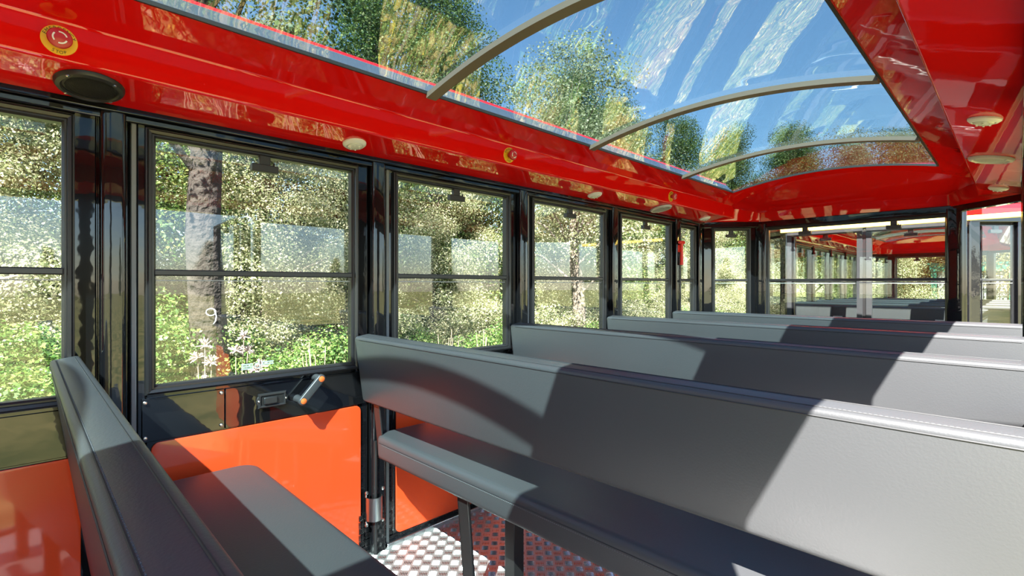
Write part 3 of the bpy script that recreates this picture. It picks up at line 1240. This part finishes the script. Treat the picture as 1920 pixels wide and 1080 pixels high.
for i, (x, y, s) in enumerate(((-3.4, 20.5, 1.0), (-.6, 21.5, .98), (2.4, 22.5, 1.0))):
    o = autumn if i == 0 else copy_tree(autumn)
    o.location = (x, y, GZ)
    o.rotation_euler = (0, 0, i * 2.1)
    o.scale = (s, s, s)
    tag(o, 'brown-leaved autumn tree ahead of the wagons, %s from the wood' % NTH[i], 'tree', 'autumn trees ahead')
for i, (x, y) in enumerate(((74, -34), (77, -16), (75, 2), (78, 19), (74, 36), (70, 55), (11, 36), (3, 38), (-5, 34), (-12, 30))):
    o = copy_tree(green if i % 2 else pale)
    o.location = (x, y, GZ)
    o.rotation_euler = (0, 0, i * 1.3)
    o.scale = (1.1, 1.1, 1.0)
    tag(o, 'distant tree at the meadow edge, %s one from the rear of the wagon' % NTH[i], 'tree', 'trees at the far edge of the meadow')

sh1 = make_shrub('shrub', 1.45, 1.7, 26000, .030, LEAF_C, 4)
sh2 = make_shrub('shrub', 1.7, 1.8, 26000, .028, LEAF_A, 9)
kids_map()
rs = random.Random(5)
k = 0
firsts = [True, True]
cnt = {}
for y in np.arange(-2.4, 13.5, .95):
    for row, x in enumerate((-4.15, -5.75)):
        q = 0 if (row == 0 and rs.random() < .9) or rs.random() < .3 else 1
        src = (sh1, sh2)[q]
        o = src if firsts[q] else copy_tree(src)
        firsts[q] = False
        s = rs.uniform(.72, 1.0) * (1.0 if row == 0 else 1.15)
        o.location = (x + rs.uniform(-.35, .35), y + rs.uniform(-.3, .3), GZ)
        o.rotation_euler = (0, 0, rs.uniform(0, 6.28))
        o.scale = (s, s, s * (1.0 if row else .92))
        cnt[(row, q)] = cnt.get((row, q), 0) + 1
        tag(o, ('leafy green shrub' if q == 0 else 'pale straw-coloured shrub') + ', %s such from the camera end of the %s undergrowth row' % (NTH[cnt[(row, q)] - 1], ('near', 'back')[row]), 'shrub',
            'green shrubs in the undergrowth' if q == 0 else 'pale shrubs in the undergrowth')

# grass between the track and the shrubs
n = 26000
gx = RNG.uniform(-5.2, -1.95, n)
gy = RNG.uniform(-2.5, 13.0, n)
hh = RNG.uniform(.05, .20, n)
aa = RNG.uniform(0, 6.28, n)
wd = .007
bx, by = np.cos(aa) * wd, np.sin(aa) * wd
lx, ly = RNG.normal(0, .05, n), RNG.normal(0, .05, n)
z0 = np.full(n, GZ)
va = np.stack([gx - bx, gy - by, z0], 1)
vb = np.stack([gx + bx, gy + by, z0], 1)
vc = np.stack([gx + lx + bx * .3, gy + ly + by * .3, z0 + hh], 1)
vd = np.stack([gx + lx - bx * .3, gy + ly - by * .3, z0 + hh], 1)
go = np_mesh('grass', np.stack([va, vb, vc, vd], 1).reshape(-1, 3), np.arange(n * 4).reshape(-1, 4), GRASSB)
go['kind'] = 'stuff'
tag(go, 'sunny grass growing between the wagon and the shrubs', 'grass')


n = 14000
lp = np.stack([RNG.uniform(-3.7, -1.85, n), RNG.uniform(-2.0, 9.0, n), np.full(n, GZ + .012)], 1)
th = RNG.uniform(0, 6.28, n)
sz = RNG.uniform(.02, .05, n)
uu = np.stack([np.cos(th), np.sin(th), RNG.normal(0, .25, n)], 1) * sz[:, None]
vv = np.stack([-np.sin(th), np.cos(th), RNG.normal(0, .25, n)], 1) * sz[:, None] * .6
lo = np_mesh('leaf_litter', np.stack([lp - uu, lp + vv, lp + uu, lp - vv], 1).reshape(-1, 3), np.arange(n * 4).reshape(-1, 4), LITTER)
lo['kind'] = 'stuff'
tag(lo, 'fallen tan and yellow leaves strewn on the grass along the wagon', 'leaves')


# dry weeds close to the windows
def make_weed(name, h, heads, seed):
    rs = random.Random(seed)
    rt = empty(name)
    b = MB()
    hd = MB()
    for k in range(4 if heads else 6):
        a = rs.uniform(0, 6.28)
        d = rs.uniform(.04, .14)
        hh = h * rs.uniform(.80, 1.0)
        tip = (d * math.cos(a), d * math.sin(a), hh)
        b.tube([(0, 0, -.02), (d * .25 * math.cos(a), d * .25 * math.sin(a), hh * .5), tip], [.0055, .004, .0022], 5)
        if k % 2 == 0:
            b.tube([(d * .25 * math.cos(a), d * .25 * math.sin(a), hh * .55), (d * 1.3 * math.cos(a + 1), d * 1.3 * math.sin(a + 1), hh * .85)], [.0035, .0015], 5)
        if heads:
            for q in range(34):
                an, el = rs.uniform(0, 6.28), rs.uniform(-.5, 1.4)
                r = rs.uniform(.022, .045)
                e = (tip[0] + r * math.cos(an) * math.cos(el), tip[1] + r * math.sin(an) * math.cos(el), tip[2] + r * math.sin(el))
                hd.tube([tip, e], [.0022, .0032], 4)
    b.build('stems', DRY, rt)
    if heads:
        o = hd.build('seed_heads', FLUFF, rt)
        o['kind'] = 'stuff'
    return rt


wa = make_weed('dry_thistle', 1.23, True, 2)
wb = make_weed('dry_stalk', 1.28, False, 6)
kids_map()
for i, (x, y, s, lb) in enumerate(((-3.0, .73, 1.06, 'dry thistle with pale fluffy seed heads outside the door window, tallest of its clump'),
                                   (-3.05, .89, 1.08, 'dry thistle with pale fluffy heads standing just beside the tallest clump'),
                                   (-2.9, .98, .93, 'low dry thistle with fluffy heads above the door glass mark'),
                                   (-3.0, .13, .88, 'dry thistle with pinkish fluffy heads outside the window before the door'))):
    o = wa if i == 0 else copy_tree(wa)
    o.location = (x, y, GZ)
    o.rotation_euler = (0, 0, i * 2.0)
    o.scale = (1, 1, s)
    tag(o, lb, 'weed', 'dry thistles')
for i, (x, y, s, lb) in enumerate(((-3.0, 1.34, .98, 'bare dry stalks rising outside the far half of the door window'),
                                   (-3.0, 1.56, .95, 'bare dry stalks beside the far edge of the door window'),
                                   (-3.1, 2.35, .98, 'bare dry stalks outside the first window past the door'),
                                   (-3.1, 2.72, .96, 'thin bare stalks in the middle of the first window past the door'))):
    o = wb if i == 0 else copy_tree(wb)
    o.location = (x, y, GZ)
    o.rotation_euler = (0, 0, i * 1.1)
    o.scale = (1, 1, s)
    tag(o, lb, 'weed', 'bare dry stalks')

# green-framed shed past the next wagon
sd_ = empty('shed', (-1.80, 20.0, GZ), 0)
b = MB()
for x in (0, 1.7):
    b.box(x - .07, x + .07, -.07, .07, 0, 2.0)
b.box(-.1, 1.8, -.1, .1, 1.95, 2.15)
b.build('green_frame', GREEN, sd_)
for i in range(9):
    MB().box(.09 + i * .17, .24 + i * .17, .0, .05, 0, 2.0).build('cladding_board', CONC, sd_)
MB().box(-.15, 1.85, -.12, 1.6, 2.15, 2.21).build('roof', GREEN, sd_)
tag(sd_, 'small green-framed shed with pale boards beyond the next wagon', 'shed')
